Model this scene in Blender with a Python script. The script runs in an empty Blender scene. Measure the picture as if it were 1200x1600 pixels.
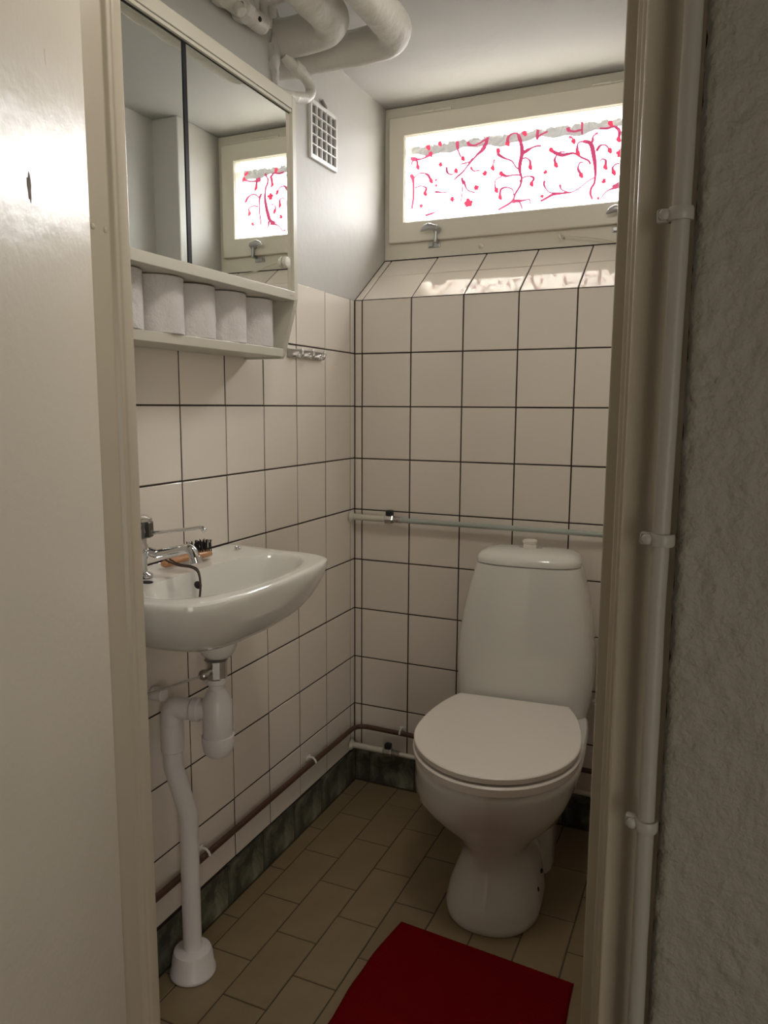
import bpy, bmesh, math, random
from mathutils import Vector, Matrix, noise

S = bpy.context.scene
# ---------------------------------------------------------------- camera
cam_d = bpy.data.cameras.new('camera')
cam = bpy.data.objects.new('camera', cam_d)
S.collection.objects.link(cam)
cam_d.sensor_fit = 'HORIZONTAL'; cam_d.sensor_width = 36.0
cam_d.lens = 1183.38 / 1200 * 36.0
cam_d.clip_start = 0.02
cam.matrix_world = (Matrix.Translation((0.98456, -2.01232, 1.16282))
                    @ Matrix.Rotation(0.41587, 4, 'Z') @ Matrix.Rotation(1.43219, 4, 'X')
                    @ Matrix.Rotation(0.00552, 4, 'Z'))
S.camera = cam
# ---------------------------------------------------------------- exposure
S.view_settings.view_transform = 'Standard'
S.view_settings.look = 'None'
S.view_settings.gamma = 1.0
S.view_settings.use_curve_mapping = False
S.view_settings.exposure = 1.3
# ---------------------------------------------------------------- daylight and added fill lights
W = bpy.data.worlds.new('overcast_sky'); S.world = W; W.use_nodes = True
# overcast sky: zenith three times as bright as the horizon, dull ground below
nt = W.node_tree; bg = nt.nodes['Background']; bg.inputs[0].default_value = (0.98, 0.985, 1.0, 1)
tc_ = nt.nodes.new('ShaderNodeTexCoord'); sp_ = nt.nodes.new('ShaderNodeSeparateXYZ'); mr_ = nt.nodes.new('ShaderNodeValToRGB')
nt.links.new(tc_.outputs['Generated'], sp_.inputs[0])
ma_ = nt.nodes.new('ShaderNodeMath'); ma_.operation = 'MULTIPLY_ADD'; ma_.inputs[1].default_value = .5; ma_.inputs[2].default_value = .5
nt.links.new(sp_.outputs['Z'], ma_.inputs[0]); nt.links.new(ma_.outputs[0], mr_.inputs['Fac'])
e_ = mr_.color_ramp.elements; e_[0].position = .49; e_[0].color = (.12, .12, .12, 1); e_[1].position = 1.0; e_[1].color = (1, 1, 1, 1)
k_ = mr_.color_ramp.elements.new(.51); k_.color = (.34, .34, .34, 1)
mu_ = nt.nodes.new('ShaderNodeMath'); mu_.operation = 'MULTIPLY'; mu_.inputs[1].default_value = 24.0
nt.links.new(mr_.outputs['Color'], mu_.inputs[0]); nt.links.new(mu_.outputs[0], bg.inputs[1])
CURTAIN_GLOW = 1.5          # daylight scattered by the thin cloth; the rest passes straight through its weave
pl = bpy.data.lights.new('window_portal', 'AREA'); pl.shape = 'RECTANGLE'; pl.size = 0.84; pl.size_y = 0.38; pl.cycles.is_portal = True
po = bpy.data.objects.new('window_portal', pl); S.collection.objects.link(po)
po.location = (0.428, 0.40, 1.835); po.rotation_euler = (math.radians(-90), 0, 0)
FILL_GLOW = 9.0             # added unseen lamp that lifts the light in the lower room
HALL_LIGHT = 5.6            # added unseen area light that brightens the hall face of the door wall
la = bpy.data.lights.new('hall_fill', 'AREA'); la.shape = 'RECTANGLE'; la.size = 0.9; la.size_y = 1.6
la.energy = HALL_LIGHT; la.color = (1.0, 0.93, 0.80)
lo = bpy.data.objects.new('hall_fill', la); S.collection.objects.link(lo)
lo.location = (2.2, -3.2, 0.85); lo.rotation_euler = (math.radians(90), 0, math.radians(50))

rnd = random.Random(7)
PI = math.pi

# ================================================================ materials
def mat(name, col, rough=0.5, metal=0.0, bump=None, var=0.0, coat=0.0, mottle=None, spec=None, normal_obj=False):
    m = bpy.data.materials.new(name); m.use_nodes = True
    nt = m.node_tree; n = nt.nodes; l = nt.links; b = n['Principled BSDF']
    b.inputs['Base Color'].default_value = (*col, 1)
    b.inputs['Roughness'].default_value = rough
    b.inputs['Metallic'].default_value = metal
    if coat: b.inputs['Coat Weight'].default_value = coat; b.inputs['Coat Roughness'].default_value = 0.05
    if spec is not None: b.inputs['Specular IOR Level'].default_value = spec
    tc = n.new('ShaderNodeTexCoord')
    out = None
    if mottle:      # (scale, second colour, lo, hi)
        nz = n.new('ShaderNodeTexNoise'); nz.inputs['Scale'].default_value = mottle[0]; nz.inputs['Detail'].default_value = 7
        nz.inputs['Roughness'].default_value = 0.62; nz.inputs['Distortion'].default_value = mottle[4] if len(mottle) > 4 else 0.0
        l.new(tc.outputs['Object'], nz.inputs['Vector'])
        cr = n.new('ShaderNodeValToRGB'); cr.color_ramp.elements[0].position = mottle[2]; cr.color_ramp.elements[1].position = mottle[3]
        cr.color_ramp.elements[0].color = (*col, 1); cr.color_ramp.elements[1].color = (*mottle[1], 1)
        l.new(nz.outputs['Fac'], cr.inputs['Fac']); out = cr.outputs['Color']
    if var:
        oi = n.new('ShaderNodeObjectInfo'); mr = n.new('ShaderNodeMapRange')
        mr.inputs['To Min'].default_value = 1 - var; mr.inputs['To Max'].default_value = 1 + var
        l.new(oi.outputs['Random'], mr.inputs['Value'])
        mx = n.new('ShaderNodeMix'); mx.data_type = 'RGBA'; mx.blend_type = 'MULTIPLY'; mx.inputs['Factor'].default_value = 1
        if out: l.new(out, mx.inputs['A'])
        else: mx.inputs['A'].default_value = (*col, 1)
        l.new(mr.outputs['Result'], mx.inputs['B']); out = mx.outputs['Result']
    if out: l.new(out, b.inputs['Base Color'])
    if bump:        # list of (scale, distance)
        prev = None
        for sc, dist in bump:
            nz = n.new('ShaderNodeTexNoise'); nz.inputs['Scale'].default_value = sc; nz.inputs['Detail'].default_value = 4
            l.new(tc.outputs['Object'], nz.inputs['Vector'])
            bp = n.new('ShaderNodeBump'); bp.inputs['Distance'].default_value = dist
            l.new(nz.outputs['Fac'], bp.inputs['Height'])
            if prev: l.new(prev.outputs['Normal'], bp.inputs['Normal'])
            prev = bp
        l.new(prev.outputs['Normal'], b.inputs['Normal'])
    return m

def glow_mat(name, col, strength, refl=1.0):
    m = bpy.data.materials.new(name); m.use_nodes = True
    b = m.node_tree.nodes['Principled BSDF']
    b.inputs['Base Color'].default_value = (*[min(c, .85)*refl for c in col], 1); b.inputs['Roughness'].default_value = 0.9
    b.inputs['Emission Color'].default_value = (*col, 1); b.inputs['Emission Strength'].default_value = strength
    return m

PLASTER = mat('painted_plaster', (0.52, 0.512, 0.48), 0.52, bump=[(6, .003), (45, .0006)], spec=.35)
CEIL = mat('ceiling_paint', (0.47, 0.468, 0.45), 0.85, bump=[(8, .003)], spec=.2)
TILE = mat('glazed_wall_tile', (0.80, 0.735, 0.66), 0.06, var=0.03, bump=[(6, .0004)])
GROUT = mat('dark_grout', (0.035, 0.022, 0.016), 0.9)
BASET = mat('green_marble_tile', (0.055, 0.056, 0.042), 0.42, mottle=(15, (0.27, 0.27, 0.20), .44, .70, .5), var=.10)
FLOORT = mat('tan_floor_tile', (0.27, 0.205, 0.118), 0.34, mottle=(9, (0.225, 0.165, 0.09), .35, .7), var=0.07, bump=[(20, .001)])
FGROUT = mat('floor_grout', (0.085, 0.065, 0.042), 0.9)
WOODP = mat('cream_gloss_paint', (0.74, 0.70, 0.59), 0.26, bump=[(9, .0015)])
JAMBP = mat('beige_gloss_paint', (0.56, 0.50, 0.40), 0.22, bump=[(7, .0012)])
LEAFP = mat('door_paint', (0.72, 0.67, 0.57), 0.27, bump=[(4, .004), (120, .0003)])
SCAR = mat('bare_scratch', (0.16, 0.13, 0.11), 0.8)
CAB = mat('cabinet_cream_laminate', (0.58, 0.555, 0.475), 0.34)
MIRROR = mat('mirror_glass', (0.88, 0.91, 0.88), 0.0, metal=1.0)
BLACKM = mat('black_gap', (0.008, 0.009, 0.012), 0.25)
PORC = mat('white_porcelain', (0.80, 0.79, 0.74), 0.08, coat=.4)
PORCS = mat('sink_porcelain', (0.80, 0.79, 0.74), 0.06, coat=.5)
SEATP = mat('white_seat_plastic', (0.88, 0.83, 0.77), 0.30)
PLAST = mat('white_pvc', (0.78, 0.75, 0.75), 0.32)
PAPER = mat('toilet_paper', (0.68, 0.65, 0.64), 0.95, bump=[(35, .006), (260, .0008)])
CARD = mat('cardboard', (0.36, 0.27, 0.18), 0.9)
CHROME = mat('chrome', (0.72, 0.72, 0.72), 0.10, metal=1.0)
STEEL = mat('dull_steel', (0.50, 0.48, 0.45), 0.28, metal=1.0)
COPPER = mat('brown_copper_pipe', (0.085, 0.040, 0.026), 0.42)
GREYP = mat('grey_green_pipe', (0.40, 0.44, 0.40), 0.35)
CREAMP = mat('cream_pipe_paint', (0.66, 0.63, 0.54), 0.35)
BLACKP = mat('black_plastic', (0.010, 0.014, 0.016), 0.35)
INSUL = mat('painted_pipe_insulation', (0.66, 0.64, 0.58), 0.50, bump=[(11, .006), (55, .002)])
LUMPY = mat('lumpy_painted_pipe', (0.68, 0.66, 0.60), 0.4, bump=[(35, .006)])
GRILLE = mat('white_grille_plastic', (0.80, 0.79, 0.76), 0.35)
GRDARK = mat('vent_mesh', (0.20, 0.19, 0.18), 0.8)
DARK = mat('dark_hole', (0.012, 0.010, 0.009), 0.8)
PUTTY = mat('grey_putty', (0.30, 0.27, 0.25), 0.8)
WOOD = mat('varnished_beech', (0.52, 0.27, 0.12), 0.28, mottle=(30, (0.44, 0.21, 0.085), .3, .7))
BRISTLE = mat('black_bristle', (0.010, 0.009, 0.009), 0.6)
LEATHER = mat('brown_leather', (0.055, 0.028, 0.018), 0.55)
RUG = mat('red_cotton', (0.16, 0.0004, 0.002), 0.95, spec=.08, bump=[(300, .0012)])
HALLW = mat('textured_wallpaper', (0.36, 0.335, 0.28), 0.62, bump=[(60, .006), (170, .0015)])
HALLF = mat('hall_floor_vinyl', (0.17, 0.14, 0.10), 0.5)
CORD = mat('white_cord', (0.68, 0.64, 0.52), 0.6)
LATCH = mat('nickel_latch', (0.42, 0.42, 0.42), 0.30, metal=0.85)
CLOTH = glow_mat('backlit_white_cloth', (1.0, 0.985, 0.97), CURTAIN_GLOW)
HEM = glow_mat('doubled_cloth_hem', (0.60, 0.585, 0.555), 0.26, .3)
INKB = glow_mat('crimson_print', (0.62, 0.055, 0.16), 0.32, .3)
INKF = glow_mat('scarlet_print', (0.86, 0.045, 0.12), 0.40, .3)
def glass_mat():
    m = bpy.data.materials.new('window_glass'); m.use_nodes = True
    nt = m.node_tree; n = nt.nodes
    for x in list(n): n.remove(x)
    o = n.new('ShaderNodeOutputMaterial'); t = n.new('ShaderNodeBsdfTransparent'); g = n.new('ShaderNodeBsdfGlossy')
    g.inputs['Roughness'].default_value = 0.0
    lw = n.new('ShaderNodeLayerWeight'); pw_ = n.new('ShaderNodeMath'); pw_.operation = 'POWER'; pw_.inputs[1].default_value = 5.0
    f = n.new('ShaderNodeMath'); f.operation = 'MULTIPLY_ADD'; f.inputs[1].default_value = .92; f.inputs[2].default_value = .03
    lw.inputs['Blend'].default_value = .5; nt.links.new(lw.outputs['Facing'], pw_.inputs[0]); nt.links.new(pw_.outputs[0], f.inputs[0]); x = n.new('ShaderNodeMixShader')
    nt.links.new(f.outputs[0], x.inputs[0]); nt.links.new(t.outputs[0], x.inputs[1]); nt.links.new(g.outputs[0], x.inputs[2])
    nt.links.new(x.outputs[0], o.inputs[0])
    return m
GLASS = glass_mat()
def sheer(m, amount):
    nt = m.node_tree; n = nt.nodes; b = n['Principled BSDF']; o = [q for q in n if q.type == 'OUTPUT_MATERIAL'][0]
    t = n.new('ShaderNodeBsdfTransparent'); x = n.new('ShaderNodeMixShader'); x.inputs[0].default_value = amount
    nt.links.new(b.outputs[0], x.inputs[1]); nt.links.new(t.outputs[0], x.inputs[2]); nt.links.new(x.outputs[0], o.inputs[0])
sheer(CLOTH, .55)

# ================================================================ helpers
def link(o, parent=None):
    S.collection.objects.link(o)
    if parent is not None: o.parent = parent
    return o
def tag(o, label=None, cat=None, group=None, kind=None):
    if label: o['label'] = label
    if cat: o['category'] = cat
    if group: o['group'] = group
    if kind: o['kind'] = kind
    return o
def thing(name, label, cat, loc=(0, 0, 0), rz=0.0, group=None):
    o = bpy.data.objects.new(name, None); o.empty_display_size = .05
    o.location = loc; o.rotation_euler = (0, 0, rz); link(o)
    return tag(o, label, cat, group)
def obj(name, bm, m, parent=None, smooth=False, angle=40, label=None, kind=None):
    """links the bmesh as one object; coordinates are local to the parent"""
    bmesh.ops.recalc_face_normals(bm, faces=bm.faces[:])
    me = bpy.data.meshes.new(name); bm.to_mesh(me); bm.free()
    mats = m if isinstance(m, (list, tuple)) else [m]
    for q in mats: me.materials.append(q)
    if smooth:
        for p in me.polygons: p.use_smooth = True
        me.set_sharp_from_angle(angle=math.radians(angle))
    o = bpy.data.objects.new(name, me); link(o, parent)
    if label: o['label'] = label
    if kind: o['kind'] = kind
    return o
def B(): return bmesh.new()
def box(bm, x0, x1, y0, y1, z0, z1, bev=0.0, seg=2, mi=0):
    vs = [bm.verts.new((x, y, z)) for x in (x0, x1) for y in (y0, y1) for z in (z0, z1)]
    idx = [(0, 1, 3, 2), (4, 6, 7, 5), (0, 4, 5, 1), (2, 3, 7, 6), (0, 2, 6, 4), (1, 5, 7, 3)]
    fs = [bm.faces.new([vs[i] for i in f]) for f in idx]
    for f in fs: f.material_index = mi
    if bev > 0:
        es = list({e for f in fs for e in f.edges})
        bmesh.ops.bevel(bm, geom=es, offset=bev, segments=seg, profile=.5, affect='EDGES', clamp_overlap=True)
    return bm
def prism(bm, pts, axis, a, b, mi=0):
    """extrude a 2D outline; axis x: pts are (y,z); y: (x,z); z: (x,y)"""
    def P(p, t): return {'x': (t, p[0], p[1]), 'y': (p[0], t, p[1]), 'z': (p[0], p[1], t)}[axis]
    A = [bm.verts.new(P(p, a)) for p in pts]; Bv = [bm.verts.new(P(p, b)) for p in pts]
    fs = [bm.faces.new(A[::-1]), bm.faces.new(Bv)]
    n = len(pts)
    for i in range(n): fs.append(bm.faces.new((A[i], A[(i+1) % n], Bv[(i+1) % n], Bv[i])))
    for f in fs: f.material_index = mi
    return bm
def loft(bm, rings, cap0=True, cap1=True, closed=True, mi=0):
    R = [[bm.verts.new(p) for p in r] for r in rings]
    for a, b in zip(R[:-1], R[1:]):
        n = len(a)
        for i in range(n if closed else n-1):
            f = bm.faces.new((a[i], a[(i+1) % n], b[(i+1) % n], b[i])); f.material_index = mi
    if cap0: bm.faces.new(R[0][::-1]).material_index = mi
    if cap1: bm.faces.new(R[-1]).material_index = mi
    return R
def frame_of(d):
    d = Vector(d).normalized()
    u = d.cross(Vector((0, 0, 1)))
    if u.length < 1e-4: u = Vector((1, 0, 0))
    u.normalize(); return u, d.cross(u).normalized()
def cyl(bm, p0, p1, r0, r1=None, n=20, mi=0, bev=0.0):
    p0 = Vector(p0); p1 = Vector(p1); r1 = r0 if r1 is None else r1
    u, v = frame_of(p1-p0); d = (p1-p0)
    st = [(0, r0), (1, r1)]
    if bev:
        k = bev/d.length
        st = [(0, r0-bev), (k, r0), (1-k, r1), (1, r1-bev)]
    rings = [[p0 + d*t + (u*math.cos(2*PI*i/n) + v*math.sin(2*PI*i/n))*r for i in range(n)] for t, r in st]
    loft(bm, rings, mi=mi); return bm
def lathe(bm, prof, n=28, origin=(0, 0, 0), axis=(0, 0, 1), mi=0):
    o = Vector(origin); ax = Vector(axis).normalized(); u, v = frame_of(ax)
    rings = [[o + ax*h + (u*math.cos(2*PI*i/n) + v*math.sin(2*PI*i/n))*max(r, 1e-4) for i in range(n)] for r, h in prof]
    loft(bm, rings, mi=mi); return bm
def smooth_path(pts, per=6):
    P = [Vector(p) for p in pts]; out = []
    Q = [P[0]*2-P[1]] + P + [P[-1]*2-P[-2]]
    for i in range(1, len(Q)-2):
        a, b, c, d = Q[i-1:i+3]
        for k in range(per):
            t = k/per
            out.append(0.5*((2*b) + (c-a)*t + (2*a-5*b+4*c-d)*t*t + (3*b-a-3*c+d)*t**3))
    out.append(P[-1]); return out
def fillet(pts, r, per=7):
    """round the corners of a polyline"""
    P = [Vector(p) for p in pts]; out = [P[0]]
    for i in range(1, len(P)-1):
        a = (P[i-1]-P[i]).normalized(); b = (P[i+1]-P[i]).normalized()
        ang = a.angle(b); t = min(r/math.tan(ang/2), (P[i-1]-P[i]).length*.49, (P[i+1]-P[i]).length*.49)
        s = P[i]+a*t; e = P[i]+b*t
        for k in range(per+1):
            q = k/per; out.append(s*(1-q)**2 + P[i]*2*q*(1-q) + e*q*q)
    out.append(P[-1]); return out
def tube(bm, pts, r, n=12, mi=0, wob=0.0, seed=0):
    P = [Vector(p) for p in pts]; rings = []
    u, v = frame_of(P[1]-P[0])
    for i, p in enumerate(P):
        d = (P[min(i+1, len(P)-1)]-P[max(i-1, 0)]).normalized()
        u = (u-d*u.dot(d)).normalized(); v = d.cross(u)
        rr = r[i] if isinstance(r, (list, tuple)) else r
        ring = []
        for k in range(n):
            a = 2*PI*k/n; q = rr
            dirv = u*math.cos(a)+v*math.sin(a)
            if wob: q += wob*noise.noise((p+dirv*rr)*22+Vector((seed, 0, 0)))
            ring.append(p+dirv*q)
        rings.append(ring)
    loft(bm, rings, mi=mi); return bm
def resample(pts, step):
    P = [Vector(p) for p in pts]; out = [P[0]]
    for a, b in zip(P[:-1], P[1:]):
        k = max(1, int((b-a).length/step))
        for i in range(1, k+1): out.append(a.lerp(b, i/k))
    return out
def sphere(bm, c, r, sx=1, sy=1, sz=1, n=16):
    rings = []
    for i in range(1, n//2):
        t = PI*i/(n//2); rings.append([Vector((c[0]+r*sx*math.sin(t)*math.cos(2*PI*k/n), c[1]+r*sy*math.sin(t)*math.sin(2*PI*k/n), c[2]-r*sz*math.cos(t))) for k in range(n)])
    loft(bm, rings, mi=0)
    return bm
BRANCHES=[(9,[(0.3989,1.9427),(0.4081,1.9153),(0.4118,1.8886),(0.4069,1.8629),(0.4059,1.8418),(0.4122,1.8199),(0.4089,1.7991),(0.3953,1.7791),(0.3845,1.7588),(0.3447,1.7383)]),(7,[(0.4119,1.886),(0.4311,1.8968),(0.4476,1.9025),(0.467,1.9017)]),(4,[(0.3402,1.9053),(0.3405,1.8947),(0.3581,1.8819),(0.3812,1.8712),(0.3931,1.8539),(0.4047,1.8446)]),(5,[(0.3506,1.8401),(0.3652,1.8315),(0.388,1.8322),(0.4108,1.8281)]),(3,[(0.3431,1.7953),(0.3343,1.8016),(0.3337,1.8232),(0.3537,1.8317)]),(3,[(0.3495,1.773),(0.3519,1.7944),(0.369,1.799),(0.3864,1.7908),(0.3898,1.7744)]),(3,[(0.4355,1.849),(0.4349,1.8648),(0.4235,1.8741),(0.4151,1.8725)]),(3,[(0.4397,1.8037),(0.4477,1.8161),(0.4335,1.824),(0.4139,1.8198),(0.4057,1.81)]),(5,[(0.3845,1.7588),(0.4075,1.7539),(0.4166,1.7342)]),(3,[(0.3844,1.7615),(0.413,1.7571),(0.4356,1.7591),(0.4388,1.7455)]),(7,[(0.3102,1.9437),(0.2992,1.9184),(0.2646,1.8904),(0.2354,1.8612),(0.2057,1.8371)]),(4,[(0.2645,1.8931),(0.2529,1.8836),(0.226,1.8813)]),(3,[(0.2298,1.8427),(0.2333,1.8177),(0.2282,1.7742)]),(3,[(0.236,1.8338),(0.2486,1.8051),(0.2727,1.7944)]),(3,[(0.2561,1.8697),(0.2653,1.8578),(0.2861,1.8554)]),(8,[(0.0654,1.8692),(0.0739,1.8514),(0.0744,1.8063),(0.0697,1.7671)]),(4,[(0.1318,1.8451),(0.1191,1.8632),(0.0939,1.8688),(0.0751,1.8569)]),(3,[(0.1135,1.8108),(0.1165,1.8245),(0.0975,1.8309),(0.0786,1.8284)]),(3,[(0.0873,1.8891),(0.084,1.9063),(0.0713,1.9078),(0.067,1.8971)]),(5,[(0.0649,1.9141),(0.0996,1.91),(0.1307,1.9173)]),(2,[(0.1448,1.8103),(0.1696,1.805),(0.188,1.8059)]),(2,[(0.1145,1.7431),(0.1519,1.7537),(0.1824,1.7787)]),(4,[(0.3684,1.9204),(0.3708,1.9359),(0.3847,1.9446),(0.3989,1.9427)]),(4,[(0.4572,1.9454),(0.4553,1.9198),(0.4633,1.9291),(0.4849,1.9366)]),(9,[(0.5828,1.9009),(0.6042,1.8906),(0.6131,1.8641),(0.6201,1.8226),(0.6191,1.787),(0.6118,1.7724),(0.6098,1.7572),(0.6158,1.7412)]),(3,[(0.6093,1.8925),(0.6112,1.9099),(0.6239,1.9158)]),(7,[(0.4949,1.8863),(0.5088,1.8768),(0.5307,1.869),(0.5575,1.8709),(0.5792,1.858),(0.6008,1.8453),(0.6066,1.8344)]),(3,[(0.51,1.8456),(0.5067,1.8616),(0.5196,1.8781),(0.5359,1.8761)]),(4,[(0.5682,1.8696),(0.5698,1.8949),(0.5828,1.9009)]),(4,[(0.5563,1.8992),(0.5532,1.9123),(0.5424,1.9148)]),(3,[(0.5811,1.8117),(0.5725,1.8281),(0.5772,1.8429),(0.5877,1.8443)]),(4,[(0.6208,1.8683),(0.6306,1.8822),(0.6462,1.8803),(0.6571,1.8663)]),(3,[(0.6462,1.8222),(0.648,1.8397),(0.6374,1.845),(0.6299,1.8393)]),(3,[(0.67,1.8068),(0.6669,1.8198),(0.6767,1.8288),(0.687,1.8276)]),(5,[(0.6788,1.8936),(0.6804,1.9133),(0.6646,1.9254),(0.6494,1.9224),(0.6287,1.9252)]),(5,[(0.5415,1.9394),(0.5444,1.9313),(0.5606,1.9266),(0.5816,1.9289)]),(4,[(0.5797,1.9494),(0.5811,1.9163)]),(2,[(0.4785,1.8074),(0.479,1.7916),(0.4963,1.7715),(0.5291,1.7681)]),(3,[(0.4694,1.7504),(0.5075,1.7651),(0.5615,1.7673),(0.5979,1.7893),(0.6185,1.7999)]),(2,[(0.5228,1.7922),(0.5289,1.7759),(0.5509,1.7658)]),(3,[(0.6897,1.7693),(0.6567,1.7601),(0.6368,1.7391)]),(2,[(0.3292,1.8827),(0.324,1.8619)]),(5,[(0.2157,1.9451),(0.2192,1.9175),(0.2256,1.9004)]),(4,[(0.2487,1.9382),(0.2548,1.9293),(0.2756,1.9267),(0.3045,1.9391)]),(3,[(0.1806,1.8784),(0.184,1.8615),(0.1993,1.8543),(0.2113,1.8612)])]
BUDS=[(0.3402,1.9053),(0.3506,1.8401),(0.3374,1.7948),(0.3495,1.7741),(0.4355,1.849),(0.4409,1.802),(0.3684,1.9204),(0.4174,1.9419),(0.1307,1.9201),(0.0873,1.8891),(0.1318,1.844),(0.1136,1.8091),(0.1229,1.9403),(0.1623,1.9447),(0.2317,1.897),(0.2113,1.8639),(0.324,1.8592),(0.4948,1.8879),(0.51,1.8456),(0.5561,1.9043),(0.5708,1.8693),(0.5812,1.8107),(0.6571,1.8663),(0.6471,1.8236),(0.67,1.8079),(0.6788,1.8936),(0.6565,1.935)]
FLOWERS=[(0.1621,1.886,0.0071),(0.301,1.8467,0.008),(0.1492,1.8432,0.0048),(0.1495,1.8277,0.0048),(0.2772,1.8076,0.0084),(0.2007,1.7824,0.008),(0.2524,1.7674,0.0129),(0.1015,1.7726,0.0064),(0.4805,1.8292,0.0064),(0.4734,1.7633,0.0058),(0.6451,1.7868,0.0071),(0.6857,1.8553,0.0113),(0.6315,1.7422,0.0048)]
# ================================================================ THE ROOM
PX, PZ = 0.152, 0.1513          # wall tile pitch
ZT = 1.4645                     # top of the tiling
NY, NZ = 0.216, 0.1465          # the sloped sill runs back NY and up NZ
CZ = 2.05                       # ceiling
W1, W2 = 0.953, 0.856            # right wall; right cheek of the window niche
YF = -1.197                     # inner face of the door wall
FZ = 0.008
HY = -1.30                      # hall side face of the door wall
J = 0.0034                      # joint

b = B(); box(b, -.12, 1.12, HY, .02, -.12, 0.0066); floor = tag(obj('floor', b, FGROUT), kind='structure')
b = B(); box(b, -.12, 1.12, HY-.02, .42, CZ, CZ+.1); tag(obj('ceiling', b, CEIL), kind='structure')
b = B(); box(b, -.12, -.0012, HY, .30, -.05, CZ+.02)
wall_left = tag(obj('wall_left', b, GROUT), kind='structure')
b = B(); prism(b, [(-1.197, ZT-.001), (0.0, ZT-.001), (NY+.02, ZT+NZ+.02*NZ/NY), (NY+.06, CZ), (-1.197, CZ)], 'x', -.0046, -.0006)
obj('painted_plaster', b, PLASTER, wall_left)
b = B(); box(b, W1+.0012, W1+.12, HY, .02, -.05, CZ+.02)
wall_right = tag(obj('wall_right', b, GROUT), kind='structure')
b = B(); box(b, W1+.0006, W1+.0046, YF, 0, ZT, CZ); obj('painted_plaster', b, PLASTER, wall_right)
b = B(); prism(b, [(.0012, -.05), (.0012, ZT-.0022), (NY+.02, ZT+NZ+.0106), (.42, ZT+NZ+.0106), (.42, -.05)], 'x', -.1, W1+.1)
wall_back = tag(obj('wall_back', b, GROUT), kind='structure')
b = B(); box(b, W2, W1+.05, 0.0, .42, ZT+.001, CZ, bev=.004)
obj('painted_niche_cheek', b, PLASTER, wall_back)

# ---- wall tiles, each an object; same sized tiles share one mesh
_tiles = {}
def tile_mesh(w, h, m, t=.006, bev=.0011):
    key = (round(w, 4), round(h, 4), m.name)
    if key not in _tiles:
        q = B(); box(q, 0, w, 0, t, 0, h)
        # only the visible front edges are eased
        es = [e for e in q.edges if all(abs(v.co.y) < 1e-6 for v in e.verts)]
        bmesh.ops.bevel(q, geom=es, offset=bev, segments=1, affect='EDGES')
        bmesh.ops.recalc_face_normals(q, faces=q.faces[:])
        me = bpy.data.meshes.new('tile'); q.to_mesh(me); q.free(); me.materials.append(m); _tiles[key] = me
    return _tiles[key]
def put_tile(name, parent, w, h, origin, rot, m=TILE, tilt=.0035, label=None):
    """rot: 3x3 whose columns are the tile's width, inward and up directions"""
    o = bpy.data.objects.new(name, tile_mesh(w, h, m)); link(o, parent)
    R = rot.to_4x4() @ Matrix.Rotation(rnd.uniform(-tilt, tilt), 4, 'X') @ Matrix.Rotation(rnd.uniform(-tilt, tilt), 4, 'Z')
    o.matrix_local = Matrix.Translation(origin) @ R
    if label: o['label'] = label
    return o
def cols(*c): return Matrix(((c[0][0], c[1][0], c[2][0]), (c[0][1], c[1][1], c[2][1]), (c[0][2], c[1][2], c[2][2])))
R_BACK = cols((1, 0, 0), (0, 1, 0), (0, 0, 1))
R_LEFT = cols((0, 1, 0), (-1, 0, 0), (0, 0, 1))
R_RIGHT = cols((0, -1, 0), (1, 0, 0), (0, 0, 1))
rows = [(ZT-(j+1)*PZ, ZT-j*PZ) for j in range(8)] + [(0.110, ZT-8*PZ)]
bx = [0.0, 0.0235] + [0.0235+PX*i for i in range(1, 7)] + [W1]
for z0, z1 in rows:
    for a, c in zip(bx[:-1], bx[1:]):
        put_tile('wall_tile', wall_back, c-a-J, z1-z0-J, (a+J/2, rnd.uniform(-.0003, .0003), z0+J/2), R_BACK)
ly = [0.0, -0.0275] + [-0.0275-PX*i for i in range(1, 8)] + [YF]
DZL = 0.0007
for z0, z1 in rows:
    for c, a in zip(ly[:-1], ly[1:]):
        put_tile('wall_tile', wall_left, c-a-J, z1-z0-J, (rnd.uniform(-.0003, .0003), a+J/2, z0+J/2+DZL), R_LEFT)
q = B()
for z0, z1 in rows:
    y = 0.0
    while y > YF+.01:
        y2 = max(y-PX, YF); box(q, W1, W1+.006, y2+J/2, y-J/2, z0+J/2, z1-J/2, bev=.001, seg=1); y = y2
obj('wall_tiling', q, TILE, wall_right, kind='stuff')
# ---- sloped sill tiles
sl = Vector((0, NY, NZ)); L = sl.length; sd = sl.normalized(); nrm = Vector((0, sd.z, -sd.y))   # inward normal
R_SILL = cols((1, 0, 0), tuple(nrm), tuple(sd))
sx = [0.0, 0.0235] + [0.0235+PX*i for i in range(1, 6)] + [W2]
for s0, s1 in ((0, .148), (.148, L+.002)):
    for a, c in zip(sx[:-1], sx[1:]):
        o = Vector((a+J/2, 0, ZT-.0005)) + sd*(s0+J/2)
        put_tile('sill_tile', wall_back, c-a-J, s1-s0-J, o, R_SILL, tilt=.003)
q = B(); box(q, -.0005, W2, -.0004, .0045, ZT-.0026, ZT-.0006)
obj('dark_edge_joint', q, GROUT, wall_back)
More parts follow.
